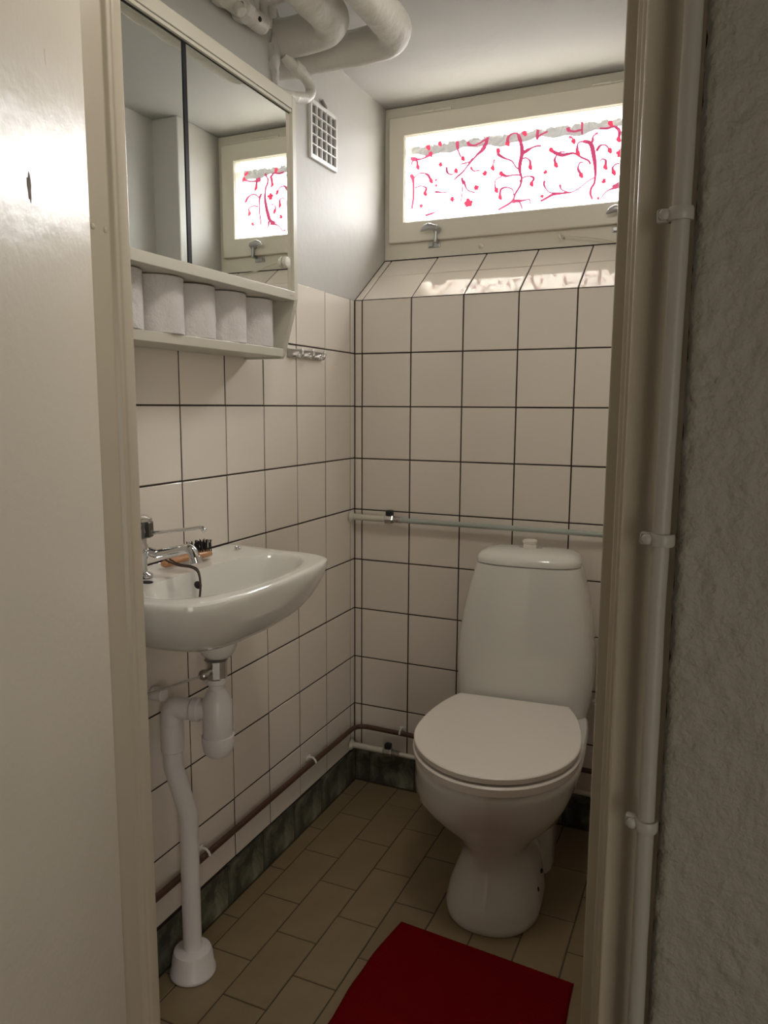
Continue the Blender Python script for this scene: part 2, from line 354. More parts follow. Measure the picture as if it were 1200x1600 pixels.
# ---- skirting of green marble tiles
b = B(); box(b, -.004, .0036, YF, 0.004, 0, .1085); bl = tag(obj('baseboard_left', b, GROUT), kind='structure')
b = B(); box(b, 0, W1, -.0005, .004, 0, .1085); bb = tag(obj('baseboard_back', b, GROUT), kind='structure')
by = [0.0, -.067, -.2225, -.374, -.5245, -.674, -.825, -.976, -1.127, YF]
for c, a in zip(by[:-1], by[1:]):
    put_tile('base_tile', bl, c-a-.0025, .1, (.0045, a+.001, .0085), R_LEFT, BASET)
bxs = [0.0035, .051, .201, .351, .501, .646, .797, .95, W1]
for a, c in zip(bxs[:-1], bxs[1:]):
    put_tile('base_tile', bb, c-a-.0025, .1, (a+.001, -.0015, .0085), R_BACK, BASET)
# ---- floor tiles, 10 x 20 cm, running bond along the room
R_FL = cols((1, 0, 0), (0, 0, -1), (0, 1, 0))
k = 0
for i in range(-1, 10):
    x0 = .05+.1*i; x1 = x0+.1; x0 = max(x0, .006); x1 = min(x1, W1)
    if x1-x0 < .01: continue
    y = -.006; nxt = -.1 if i % 2 else -.2
    while y > HY+.005:
        y2 = max(nxt, HY)
        put_tile('floor_tile', floor, x1-x0-.003, y-y2-.003, (x0+.0015, y2+.0015, FZ+rnd.uniform(-.0004, .0003)), R_FL, FLOORT, tilt=.002)
        y = y2; nxt = y2-.2

# ---- door wall, frame, leaf, hallway
b = B()
box(b, -.9, .238, HY+.022, YF, -.02, CZ+.05)
tag(obj('wall_front', b, PLASTER), kind='structure')
b = B(); box(b, .238, .96, HY+.022, YF, 1.985, CZ+.05); tag(obj('wall_over_door', b, PLASTER), kind='structure')
b = B(); box(b, .952, 1.1, HY+.022, YF, -.02, CZ+.05); tag(obj('wall_beside_door', b, PLASTER), kind='structure')
# left jamb: stop, bead and reveal
def jamb(pts, name, mat_):
    q = B(); prism(q, pts, 'z', 0.0, 1.985)
    es = [e for e in q.edges if abs(e.verts[0].co.z-e.verts[1].co.z) > .5]
    bmesh.ops.bevel(q, geom=es, offset=.0018, segments=3, profile=.5, affect='EDGES')
    return tag(obj(name, q, mat_, smooth=True, angle=30), kind='structure')
jl = jamb([(.20, -1.192), (.2515, -1.192), (.2515, -1.209), (.2495, -1.212), (.2495, -1.217), (.2435, -1.221), (.2435, -1.2765), (.20, -1.2765)], 'trim_1', JAMBP)
for (y, z) in ((-1.250, 1.386), (-1.228, 1.386)):
    q = B(); sphere(q, (0, 0, 0), .0042, .35, 1, 1, 12); o = obj('filled_screw_hole', q, JAMBP, jl, smooth=True); o.location = (.2434, y, z)
jr = jamb([(.8795, -1.192), (1.0, -1.192), (1.0, -1.283), (.9065, -1.283), (.9045, -1.279), (.9045, -1.262), (.899, -1.259), (.899, -1.233), (.8915, -1.229), (.8915, -1.218), (.8795, -1.216)], 'trim_2', JAMBP)
b = B(); box(b, .2435, .90, -1.2765, -1.192, 1.95, 1.985, bev=.002); tag(obj('trim_3', b, JAMBP), kind='structure')
# door leaf, swung out into the hallway
d1 = thing('door_1', None, None, (.222, -1.2825, .012), math.atan2(-.92, .40)); tag(d1, kind='structure')
b = B(); box(b, 0, .62, 0, .038, 0, 1.95, bev=.0015); obj('door_leaf', b, LEAFP, d1)
for (x, z, s) in ((.160, 1.372, 1.0), (.105, 1.52, .55)):
    q = B(); n = 13
    pts = [((.0035+.0035*rnd.random())*s*math.cos(2*PI*i/n)*.8, (.009+.008*rnd.random())*s*math.sin(2*PI*i/n)) for i in range(n)]
    prism(q, pts, 'y', .0378, .0383); o = obj('paint_chip', q, SCAR if s == 1 else LEAFP, d1); o.location = (x, 0, z)
q = B(); cyl(q, (.56, .038, 1.0), (.56, .075, 1.0), .009); tube(q, fillet([(.56, .075, 1.0), (.56, .09, 1.0), (.45, .09, 1.0)], .012), .009)
obj('door_handle', q, STEEL, d1, smooth=True)
# wall beside the door on the hall side: thick textured paper, uneven edge
b = B(); nx, nz = 90, 330
vs = []
for iz in range(nz+1):
    z = -.02+2.42*iz/nz; row = []
    for ix in range(nx+1):
        t = ix/nx; x = .9545+.36*t
        if ix == 0: x += .0022*noise.noise(Vector((0, 0, z*60)))+.0012*noise.noise(Vector((3, 0, z*150)))
        p = Vector((x, 0, z))
        h = max(0, noise.noise(p*42)-.05)*.0045 + max(0, noise.noise(p*95+Vector((5, 0, 0))))*.0022
        y = HY-.012-h + (.006 if ix == 0 else (.0022 if ix == 1 else 0))
        row.append(b.verts.new((x, y, z)))
    vs.append(row)
for iz in range(nz):
    for ix in range(nx): b.faces.new((vs[iz][ix], vs[iz][ix+1], vs[iz+1][ix+1], vs[iz+1][ix]))
for side in (0, nx):
    ed = [b.verts.new((vs[iz][side].co.x, HY+.022, vs[iz][side].co.z)) for iz in range(nz+1)]
    for iz in range(nz): b.faces.new((vs[iz][side], vs[iz+1][side], ed[iz+1], ed[iz]))
wh = tag(obj('wall_hall_door_side', b, HALLW, smooth=True, angle=60), kind='structure')
b = B(); box(b, 1.3, 2.4, HY-.012, HY+.05, -.02, 2.42); box(b, -1.2, .235, HY+.014, HY+.022, -.02, 2.42); box(b, .235, .956, HY+.004, HY+.022, 2.0, 2.42)
tag(obj('wall_hall_far', b, HALLW), kind='structure')
b = B(); box(b, 2.4, 2.45, -4.8, HY, -.02, 2.42); tag(obj('wall_hall_right', b, HALLW), kind='structure')
b = B(); box(b, -1.25, -1.2, -4.8, HY+.02, -.02, 2.42); tag(obj('wall_hall_left', b, HALLW), kind='structure')
b = B(); box(b, -1.25, 2.45, -4.85, -4.8, -.02, 2.42); tag(obj('wall_hall_back', b, HALLW), kind='structure')
b = B(); box(b, -1.25, 2.45, -4.85, HY+.03, 2.42, 2.47); tag(obj('ceiling_hall', b, CEIL), kind='structure')
b = B(); box(b, -1.25, 2.45, -4.85, HY-.001, -.05, .004); tag(obj('floor_hall', b, HALLF), kind='structure')
# cable conduit with clips
t = thing('cable_conduit', 'thin white vertical cable tube clipped along the right door frame', 'cable tube', (.9435, HY-.0135, 0))
q = B(); pp = resample([(0, .0, .004), (.001, 0, .5), (-.0015, 0, 1.0), (.001, 0, 1.5), (0, 0, 2.3)], .03)
tube(q, pp, .0076, 14, wob=.0005); obj('conduit_tube', q, mat('conduit_paint', (.43, .40, .35), .45, bump=[(40, .002)]), t, smooth=True)
CLIPM = mat('conduit_clip_plastic', (.46, .435, .39), .4)
for z in (.78, 1.048, 1.322):
    q = B(); lathe(q, [(.0096, -.0055), (.0104, -.004), (.0104, .004), (.0096, .0055)], 20)
    box(q, -.019, -.006, -.001, .008, -.0055, .0055, bev=.002); sphere(q, (-.0125, -.003, 0), .005, 1, .7, 1, 12)
    o = obj('clip', q, CLIPM, t, smooth=True); o.location = (0, 0, z)

# ================================================================ WINDOW
WY = NY-.006                     # face of the fixed frame
win = tag(bpy.data.objects.new('window_1', None), kind='structure'); link(win)
def ring_frame(x0, x1, z0, z1, wl, wr, wb, wt, ya, yb, bev=.002, lip=.0):
    q = B()
    def rc(e0, e1, y):      # e0 shrinks from the outside, e1 grows from the inside
        if e1 is None: return [Vector(v) for v in ((x0+e0, y, z0+e0), (x1-e0, y, z0+e0), (x1-e0, y, z1-e0), (x0+e0, y, z1-e0))]
        return [Vector(v) for v in ((x0+wl-e1, y, z0+wb-e1), (x1-wr+e1, y, z0+wb-e1), (x1-wr+e1, y, z1-wt+e1), (x0+wl-e1, y, z1-wt+e1))]
    R = loft(q, [rc(0, None, yb), rc(0, None, ya+bev), rc(bev*.4, None, ya+bev*.3), rc(bev, None, ya), rc(0, bev, ya), rc(0, bev*.4, ya+bev*.3), rc(0, 0, ya+bev), rc(0, 0, yb)], cap0=False, cap1=False)
    for i in range(4): q.faces.new((R[-1][i], R[-1][(i+1) % 4], R[0][(i+1) % 4], R[0][i]))
    return q
obj('window_frame', ring_frame(0.0005, W2, 1.607, CZ-.002, .022, .022, .049, .032, WY, .40, .0015), WOODP, win)
sash = obj('sash', ring_frame(.0195, W2-.02, 1.656, 2.0155, .050, .050, .058, .055, WY-.016, WY+.03, .003), WOODP, win)
q = ring_frame(.066, W2-.066, 1.711, 1.9635, .0055, .0055, .0055, .0045, WY-.010, WY+.012, .0015); obj('glazing_bead', q, WOODP, sash)
q = B(); box(q, .068, W2-.068, WY+.012, WY+.015, 1.712, 1.962); obj('pane', q, GLASS, sash)
q = B(); box(q, .02, W2-.02, .385, .389, 1.65, 2.03); obj('outer_pane', q, GLASS, win)
q = B(); box(q, 0.001, W2-.001, WY-.0012, WY+.002, 1.6035, 1.6088); obj('dark_gap', q, GROUT, win)
# hinges, sash knob
for x in (.165, .665):
    q = B(); cyl(q, (-.052, 0, 0), (-.002, 0, 0), .0042, n=12, bev=.001); cyl(q, (.002, 0, 0), (.05, 0, 0), .0042, n=12, bev=.001); cyl(q, (-.004, 0, 0), (.004, 0, 0), .003, n=10)
    o = obj('hinge', q, WOODP, win, smooth=True); o.location = (x, WY-.011, 2.0195)
q = B(); lathe(q, [(.0075, 0), (.0075, .003), (.004, .006), (.001, .007)], 14, axis=(0, -1, 0)); o = obj('painted_screw', q, WOODP, win, smooth=True); o.location = (.309, WY, 1.629)
def latch(x, label):
    t = thing('window_latch', label, 'latch', (x, WY-.016, 1.686), group=None)
    q = B(); lathe(q, [(.012, 0), (.0125, .003), (.010, .006), (.007, .012), (.007, .016)], 18, origin=(.012, 0, -.002), axis=(0, -1, 0)); obj('pivot', q, LATCH, t, smooth=True)
    q = B()
    pr_ = [(.002, .004), (.006, .008), (.0095, .010), (.0095, .009), (.008, .007), (.004, .004), (.001, .002)]
    pts = [(.016, .0), (.004, .002), (-.010, .0045), (-.024, .001), (-.033, -.006)]
    rr = [.006, .009, .0105, .009, .003]
    rings = []
    for (px, pz), r in zip(pts, rr):
        rings.append([Vector((px, -.020+.55*r*math.sin(2*PI*k/12), pz+r*math.cos(2*PI*k/12))) for k in range(12)])
    loft(q, rings); obj('lever', q, LATCH, t, smooth=True)
    q = B(); box(q, .006, .014, -.014, -.002, -.034, -.004, bev=.002); box(q, .006, .0145, -.016, .012, -.040, -.030, bev=.0015); obj('hook_arm', q, LATCH, t)
    q = B(); box(q, -.020, .016, .011, .0158, -.050, -.036, bev=.0015)
    box(q, -.016, -.004, .004, .012, -.048, -.038, bev=.001); obj('keeper', q, LATCH, t)
    return t
latch(.166, 'metal window latch on the sash below the left end of the curtain')
latch(.700, 'metal window latch below the right end of the curtain, half behind the door frame')
t = thing('cord_hook', 'small cream hook under the window with a cord tied to it', 'hook', (.5475, WY, 1.634))
q = B(); lathe(q, [(.008, 0), (.008, .002), (.0045, .004), (.0035, .012)], 16, axis=(0, -1, 0)); tube(q, smooth_path([(0, -.010, 0), (.0, -.016, .006), (-.006, -.019, .009), (-.009, -.019, .001), (-.003, -.018, -.005), (.003, -.018, -.003)], 5), .002, 8)
obj('screw_hook', q, CREAMP, t, smooth=True)
q = B(); tube(q, smooth_path([(.002, -.020, .003), (.03, -.020, -.002), (.10, -.017, -.0135), (.16, -.014, -.029), (.24, -.010, -.038), (W2-.553, -.006, -.040)], 6), .0019, 8)
c_ = obj('cord', q, CORD); c_.location = (.5475, WY, 1.634)
tag(c_, 'thin cream cord stretched from the small hook towards the right under the window', 'cord')
# -------- curtain
CY = .262
def cy(x, z):
    t = min(1, max(0, (z-1.915)/.03)); w = .0016+.0035*t
    return CY + w*math.sin(x*150+2.2*math.sin(x*23)) + .0012*math.sin(z*60+x*11)
cur = thing('curtain', 'short white curtain printed with red branches and berries in the window', 'curtain', (0, 0, 0))
X0, X1c = .058, W2-.06
def cloth_strip(zs_fn, nzv, mi):
    q = B(); nxx = 300; g = []
    for iz in range(nzv+1):
        r = []
        for ix in range(nxx+1):
            x = X0+(X1c-X0)*ix/nxx; z0, z1 = zs_fn(x); z = z0+(z1-z0)*iz/nzv
            r.append(q.verts.new((x, cy(x, z), z)))
        g.append(r)
    for iz in range(nzv):
        for ix in range(nxx): q.faces.new((g[iz][ix], g[iz][ix+1], g[iz+1][ix+1], g[iz+1][ix]))
    return q
band = lambda x: 1.921+.004*math.sin(x*31)+.003*math.sin(x*83+1)
obj('cloth', cloth_strip(lambda x: (1.700, band(x)), 24, 0), CLOTH, cur, smooth=True)
# ruffled heading: doubled cloth, deep pleats
q = B(); nxx = 420; g = []
for iz in range(9):
    r = []
    for ix in range(nxx+1):
        x = X0+(X1c-X0)*ix/nxx; z0 = band(x); z1 = 1.9475+.0018*math.sin(x*170)+.001*math.sin(x*410); z = z0+(z1-z0)*iz/8
        am = .0012+.004*iz/8
        r.append(q.verts.new((x, CY-.002+am*math.sin(x*210+3*noise.noise(Vector((x*30, z*40, 0)))*2.2), z)))
    g.append(r)
for iz in range(8):
    for ix in range(nxx): q.faces.new((g[iz][ix], g[iz][ix+1], g[iz+1][ix+1], g[iz+1][ix]))
obj('ruffled_heading', q, HEM, cur, smooth=True, label='grey gathered heading of the curtain')
# printed pattern: flat ink on the cloth
def ribbon(q, pts, w):
    P = smooth_path([(x, 0, z) for x, z in pts], 6); n = len(P); prev = None
    for i, p in enumerate(P):
        d = (P[min(i+1, n-1)]-P[max(i-1, 0)]); d.normalize(); s = Vector((-d.z, 0, d.x))
        ww = w*(.55+.45*math.sin(PI*min(1, (i+2)/(n*.55)))) if n > 3 else w
        pr_ = []
        for sg in (-.5, .5):
            v = p+s*ww*sg; pr_.append(q.verts.new((v.x, min(cy(v.x, v.z), CY-.002 if v.z > 1.915 else 9)-.0035-(.004 if v.z > 1.915 else 0), v.z)))
        if prev: q.faces.new((prev[0], prev[1], pr_[1], pr_[0]))
        prev = pr_
def disc(q, x, z, rx, rz, off=.0042, n=10, rot=0):
    y = cy(x, z)-off-(.004 if z > 1.915 else 0)
    q.faces.new([q.verts.new((x+rx*math.cos(2*PI*i/n+rot), y, z+rz*math.sin(2*PI*i/n+rot))) for i in range(n)])
SH = .655
q = B()
for w, pts in BRANCHES: ribbon(q, pts, w*.00075+.0060)
for w, pts in BRANCHES:
    if max(p[0] for p in pts) < .20: ribbon(q, [(x+SH, z) for x, z in pts if x+SH < X1c], w*.00075+.0060) if all(x+SH < X1c for x, z in pts) else None
for w, pts in BRANCHES[24:26]: ribbon(q, [(x+.085, 3.67-z) for x, z in pts], w*.00075+.0060)
obj('printed_branches', q, INKB, cur, kind='stuff', label='crimson branches printed on the curtain')
q = B()
buds = BUDS+[(x+SH, z) for x, z in BUDS if x+SH < X1c-.01 and x < .2]
for x, z in buds: disc(q, x, z, .0066, .0072); disc(q, x+.003, z-.005, .0046, .005)
fl = FLOWERS+[(x+SH, z, r) for x, z, r in FLOWERS if x+SH < X1c-.01]
for x, z, r in fl:
    a0 = rnd.random()*6; disc(q, x, z, r*.68, r*.68, n=12)
    for k in range(5):
        a = a0+2*PI*k/5+rnd.uniform(-.3, .3); disc(q, x+r*.62*math.cos(a), z+r*.62*math.sin(a), r*.52, r*.44, off=.0043+.0001*k, rot=a)
obj('printed_berries', q, INKF, cur, kind='stuff', label='bright red berries and flowers printed on the curtain')
q = B(); tube(q, [(.045, CY, 1.9485), (W2-.045, CY, 1.9485)], .0012, 6); obj('curtain_wire', q, CORD, cur)

# ================================================================ MIRROR CABINET
CX, CY0, CY1 = .125, -1.186, -.5475       # front, near end, far end
cab = thing('mirror_cabinet', 'cream wall cabinet with two sliding mirrors and an open shelf of toilet rolls', 'cabinet', (0.001, 0, 0))
def side(y0, y1, nm='side_panel'):
    q = B(); prism(q, [(0, 1.265), (.092, 1.265), (.098, 1.274), (CX+.002, 1.374), (CX+.005, 1.390), (CX+.005, 1.7985), (0, 1.7985)], 'y', y0, y1)
    es = [e for e in q.edges if abs(e.verts[0].co.y-e.verts[1].co.y) > .001 and False]
    obj(nm, q, CAB, cab)
side(CY1-.014, CY1); side(CY0, CY0+.014)
ya, yb = CY0+.014, CY1-.014
q = B(); box(q, 0, CX-.01, ya, yb, 1.782, 1.797); obj('top_panel', q, CAB, cab)
q = B(); box(q, CX-.016, CX+.005, ya, yb+.0, 1.7735, 1.7980, bev=.001); box(q, CX-.016, CX+.003, ya, yb, 1.7665, 1.7727, bev=.0008); obj('top_rail', q, CAB, cab)
q = B(); box(q, CX-.014, CX-.0025, ya, yb, 1.7645, 1.7668); obj('rail_groove', q, BLACKM, cab)
q = B(); box(q, 0, CX+.008, ya, yb+.002, 1.3855, 1.4045, bev=.001); sh = obj('upper_shelf', q, CAB, cab)
q = B(); box(q, CX+.0078, CX+.0083, yb-.022, yb-.006, 1.3935, 1.396); obj('nameplate', q, STEEL, sh)
q = B(); box(q, 0.002, .101, ya, yb, 1.2685, 1.2860, bev=.001); obj('lower_shelf', q, CAB, cab)
q = B(); box(q, 0, .004, ya, yb, 1.2685, 1.796); obj('back_panel', q, CAB, cab)
q = B(); box(q, CX-.014, CX-.003, -.8965, yb-.012, 1.4045, 1.765, bev=.0006, seg=1); md = obj('mirror_door', q, MIRROR, cab)
q = B(); box(q, CX-.0105, CX-.003, yb-.012, yb, 1.4045, 1.765); obj('door_edge_strip', q, CAB, cab)
q = B(); lathe(q, [(.0105, 0), (.0120, .001), (.0120, .007), (.011, .009), (.003, .0096)], 24, axis=(1, 0, 0)); o = obj('door_knob', q, CAB, md, smooth=True); o.location = (CX-.003, -.588, 1.4615)
q = B(); box(q, CX-.015, CX-.004, ya, -.9065, 1.4045, 1.765, bev=.0006, seg=1); obj('mirror_door', q, MIRROR, cab)
q = B(); box(q, CX-.02, CX-.0026, -.9064, -.8966, 1.4045, 1.765); obj('black_divider', q, BLACKM, cab)

# toilet rolls
def roll(i, y, label, sd, x=.055, r=.0485, h=.0975):
    t = thing('toilet_roll', label, 'toilet roll', (x, y, 1.2863), sd*1.3, group='toilet rolls on the cabinet shelf')
    q = B(); n = 72; rr = random.Random(sd); rings = []
    hs = [0, .001, .003] + [h*k/26 for k in range(2, 25)] + [h-.003, h-.001, h]
    def R(a, z):
        p = Vector((math.cos(a)*3.0, math.sin(a)*3.0, z*42+sd*7))
        f = 1+.011*noise.noise(p)+.020*max(0, noise.noise(Vector((math.cos(a)*5, math.sin(a)*5, z*70+sd*3))))*max(0, math.sin(a*1+sd))
        # diagonal creases near the loose end
        f += .007*math.sin(z*230+a*9+sd)*max(0, math.cos(a-1.0-sd*.7))**6
        return r*f
    inner = []
    rings.append([Vector((.021*math.cos(2*PI*k/n), .021*math.sin(2*PI*k/n), 0)) for k in range(n)])
    for j, z in enumerate(hs):
        e = .0015 if j in (0, len(hs)-1) else 0
        rings.append([Vector(((R(2*PI*k/n, z)-e)*math.cos(2*PI*k/n), (R(2*PI*k/n, z)-e)*math.sin(2*PI*k/n), z)) for k in range(n)])
    rings.append([Vector((.021*math.cos(2*PI*k/n), .021*math.sin(2*PI*k/n), h)) for k in range(n)])
    RR = loft(q, rings, cap0=False, cap1=False)
    for k in range(n): q.faces.new((RR[-1][k], RR[-1][(k+1) % n], RR[0][(k+1) % n], RR[0][k]))
    obj('paper', q, PAPER, t, smooth=True, angle=50)
    q = B()
    for (r0) in (1,):
        RR = loft(q, [[Vector((rad*math.cos(2*PI*k/32), rad*math.sin(2*PI*k/32), z)) for k in range(32)] for rad, z in ((.0208, .0005), (.0208, h-.0005), (.0195, h-.0005), (.0195, .0005), (.0208, .0005))], cap0=False, cap1=False)
    obj('cardboard_core', q, CARD, t, smooth=True)
roll(0, -.618, 'toilet roll at the window end of the cabinet shelf, beside the side panel', 1, x=.0545)
roll(1, -.7185, 'toilet roll second from the window end of the cabinet shelf', 2)
roll(2, -.8205, 'middle toilet roll of the five standing on the cabinet shelf', 3, h=.0965, x=.0545)
roll(3, -.9190, 'widest looking toilet roll, creased low, second from the left door frame', 4, h=.0978, x=.059)
roll(4, -1.0205, 'toilet roll half hidden behind the left door frame on the shelf', 5)

# ================================================================ HOOK RAIL, VENT
t = thing('hook_rail', 'small chrome rail with three coat hooks on the tiles below the cabinet', 'hook rail', (.0012, -.289, 1.2925))
q = B(); box(q, 0, .004, -.090, .084, -.0115, .0115, bev=.0018); obj('rail_plate', q, STEEL, t)
for y in (-.052, .004, .062):
    q = B(); cyl(q, (.003, 0, -.003), (.012, 0, -.003), .0065, n=14, bev=.001)
    tube(q, smooth_path([(.010, 0, -.003), (.016, 0, -.008), (.0215, 0, -.004), (.023, 0, .004), (.021, 0, .009)], 5), [.0036]*20+[.0048], 10)
    sphere(q, (.021, 0, .009), .0048, n=10); o = obj('hook', q, CHROME, t, smooth=True); o.location = (0, y, 0)
q = B(); cyl(q, (.004, .078, 0), (.006, .078, 0), .0035, n=10); obj('screw', q, CHROME, t)
t = thing('air_vent', 'white square grid air vent on the upper left wall by the ceiling', 'vent', (-.001, -.190, 1.8495), 0)
q = B(); w, h = .0715, .0705; th = .004
for s in ((-w, -w+.009, -h, h), (w-.007, w, -h, h), (-w+.009, w-.007, -h, -h+.012), (-w+.009, w-.007, h-.010, h)): box(q, 0, .008, s[0], s[1], s[2], s[3], bev=.0012, seg=1)
obj('vent_frame', q, GRILLE, t)
gy0, gy1, gz0, gz1 = -w+.009, w-.007, -h+.012, h-.010
q = B(); box(q, 0.0003, .0012, gy0, gy1, gz0, gz1); obj('vent_mesh', q, GRDARK, t)
for k in range(1, 5):
    y = gy0+(gy1-gy0)*k/5; q = B(); box(q, .001, .0072, y-.0014, y+.0014, gz0, gz1); obj('vent_bar', q, GRILLE, t)
    z = gz0+(gz1-gz0)*k/5; q = B(); box(q, .001, .0076, gy0, gy1, z-.0014, z+.0014); obj('vent_bar', q, GRILLE, t)
q = B(); tube(q, smooth_path([(.004, -.006, .086), (.006, -.001, .080), (.007, .006, .076), (.006, .013, .073)], 5), .0042, 10, wob=.0015)
o = obj('putty_lump', q, PUTTY, t, smooth=True)

# ================================================================ CEILING PIPES
def big_pipe(name, x, y, r, z, label, seed):
    q = B(); pp = resample(fillet([(-.002, y, z), (x, y, z), (x, YF+.002, z)], .075, 12), .012)
    tube(q, pp, r, 40, wob=.0028, seed=seed); o = obj(name, q, INSUL, smooth=True, angle=60); return tag(o, label, 'pipe', 'fat lagged pipes under the ceiling')
big_pipe('insulated_pipe', .228, -.526, .0375, 1.930, 'fat grey lagged ceiling pipe, nearer one, bending into wall above cabinet', 1)
big_pipe('insulated_pipe', .327, -.434, .0355, 1.928, 'fat grey lagged ceiling pipe nearest the window, bending left into wall', 9)
# plastered chase above the cabinet, its far edge broken and lumpy
b = B(); box(b, -.001, .083, YF, -.552, 1.800, CZ+.001, bev=.003)
obj('plastered_chase', b, PLASTER, wall_left)
q = B(); rings = []
for k in range(26):
    f = k/25; z = 1.985-.165*f; rr = .0105*(math.sin(PI*min(1, f*.9+.05))**.5)+.002
    rings.append([Vector((.083+rr*1.0*math.cos(a)*(1+.45*noise.noise(Vector((a*2, z*90, 0)))), -.553+.004*math.sin(f*7)+rr*1.3*math.sin(a)*(1+.5*noise.noise(Vector((a*2, z*70, 5)))), z)) for a in [2*PI*i/16 for i in range(16)]])
loft(q, rings); obj('broken_plaster_ridge', q, PLASTER, wall_left, smooth=True)
# small painted pipe with valve along the chase
t = thing('valve_pipe', 'thin white painted pipe with valves and flanges above the cabinet', 'pipe', (0, 0, 0))
VX, VZ = .106, 1.908
q = B(); tube(q, resample([(VX, YF+.002, VZ), (VX, -.640, VZ)], .02), .0185, 20, wob=.001); obj('pipe_run', q, LUMPY, t, smooth=True)
q = B(); sphere(q, (VX, -.638, VZ), .0188, 1, .9, 1, 18); obj('pipe_end', q, LUMPY, t, smooth=True)
for y in (-.765, -.700):
    q = B(); lathe(q, [(.021, -.012), (.0245, -.008), (.0245, .008), (.021, .012)], 8, origin=(VX, y, VZ), axis=(0, 1, 0)); obj('hex_union', q, LUMPY, t)
q = B(); cyl(q, (VX+.012, -.735, VZ-.012), (VX+.022, -.735, VZ-.026), .011, n=14, bev=.002); obj('valve_stem', q, LUMPY, t, smooth=True)
for y in (-.728, -.667):
    q = B(); sphere(q, (0, 0, 0), .0062, .5, 1, .8, n=12); o = obj('dark_hole', q, DARK, t, smooth=True); o.location = (VX+.0165, y, VZ-.006)
q = B(); box(q, VX-.010, VX+.004, -.628, -.598, 1.915, 1.975, bev=.004); box(q, VX+.004, VX+.018, -.618, -.604, 1.930, 1.952, bev=.004); cyl(q, (VX, -.612, 1.955), (VX+.055, -.600, 1.972), .0065, n=10, bev=.001); sphere(q, (VX+.055, -.600, 1.972), .009, n=10); obj('pipe_bracket', q, LUMPY, t, smooth=True, angle=30)
q = B(); cyl(q, (VX, -.66, 2.049), (VX, -.66, VZ), .010, n=12); obj('hanger', q, LUMPY, t, smooth=True)
q = B(); tube(q, fillet([(.072, -.536, 1.93), (.072, -.536, 1.86), (.060, -.534, 1.80), (.03, -.534, 1.72)], .03), .0105, 14, wob=.001, seed=3); obj('down_pipe', q, LUMPY, t, smooth=True)
t = thing('elbow_pipe', 'small white U-bent pipe under the fat pipes, ending above the cabinet corner', 'pipe', (0, 0, 0))
q = B(); tube(q, smooth_path([(.092, -.532, 1.896), (.098, -.512, 1.886), (.102, -.478, 1.882), (.104, -.448, 1.872), (.105, -.436, 1.856), (.104, -.452, 1.838), (.100, -.487, 1.826), (.096, -.525, 1.817), (.09, -.565, 1.813)], 7), .0118, 14, wob=.0006, seed=5); obj('pipe_bend', q, LUMPY, t, smooth=True)
q = B(); cyl(q, (.099, -.503, 1.8865), (.1025, -.474, 1.880), .0150, n=18, bev=.002); obj('coupling', q, LUMPY, t, smooth=True)

# ================================================================ WATER PIPES ON THE WALLS
def rail(z, label, zr, rr, m2, zdrop=0.0):
    t = thing('water_pipe', label, 'pipe', (0, 0, z))
    q = B(); lathe(q, [(.0175, 0), (.0175, .002), (.014, .005), (.0115, .0085)], 24, origin=(.003, -.030, 0), axis=(1, 0, 0)); obj('wall_rosette', q, CREAMP, t, smooth=True)
    q = B(); cyl(q, (.004, -.030, 0), (.118, -.030, 0), .0090, n=20); obj('cream_pipe', q, CREAMP, t, smooth=True)
    q = B(); lathe(q, [(.0115, 0), (.0130, .002), (.0130, .024), (.0115, .027)], 6, origin=(.112, -.030, 0), axis=(1, 0, 0)); obj('valve_body', q, STEEL, t)
    q = B(); lathe(q, [(.0095, 0), (.0100, .003), (.0100, .012), (.009, .016), (.0095, .018), (.0095, .024), (.008, .026)], 8, origin=(.139, -.030, 0), axis=(1, 0, 0)); obj('compression_nut', q, STEEL, t)
    q = B(); box(q, .1165, .1365, -.039, -.019, .009, .0265, bev=.004); obj('valve_handle', q, BLACKP, t, label='black handle')
    q = B(); cyl(q, (.16, -.030, -.001), (W1-.001, -.030, -.001-zdrop), rr, n=18); obj('long_pipe', q, m2, t, smooth=True)
    return t
rail(.8405, 'grey-green horizontal water pipe with black valve across the back wall behind the tank', 0, .0072, GREYP)
rail(.1325, 'pale water pipe with black valve just above the skirting behind the toilet', 0, .0068, CREAMP, .004)
t = thing('copper_pipe', 'dark brown copper pipe running low along both walls and round the corner', 'pipe', (0, 0, 0))
q = B(); tube(q, fillet([(.0185, YF+.003, .195), (.0185, -.35, .197), (.0185, -.0205, .194), (.30, -.0205, .192), (W1-.002, -.0205, .188)], .042, 12), .0072, 14); obj('pipe_run', q, COPPER, t, smooth=True)
for (x, y, rz) in ((.010, -.770, 0), (.010, -.296, 0), (.163, -.012, -PI/2)):
    q = B(); tube(q, smooth_path([(-.008, 0, .010), (.0, 0, .013), (.008, 0, .0125), (.016, 0, .006), (.0178, 0, 0)], 5), .0028, 8); box(q, -.009, -.004, -.010, .010, .003, .016, bev=.003)
    o = obj('pipe_clip', q, GRILLE, t, smooth=True, label='white clip'); o.location = (x, y, .196 if rz == 0 else .193); o.rotation_euler = (0, 0, rz)

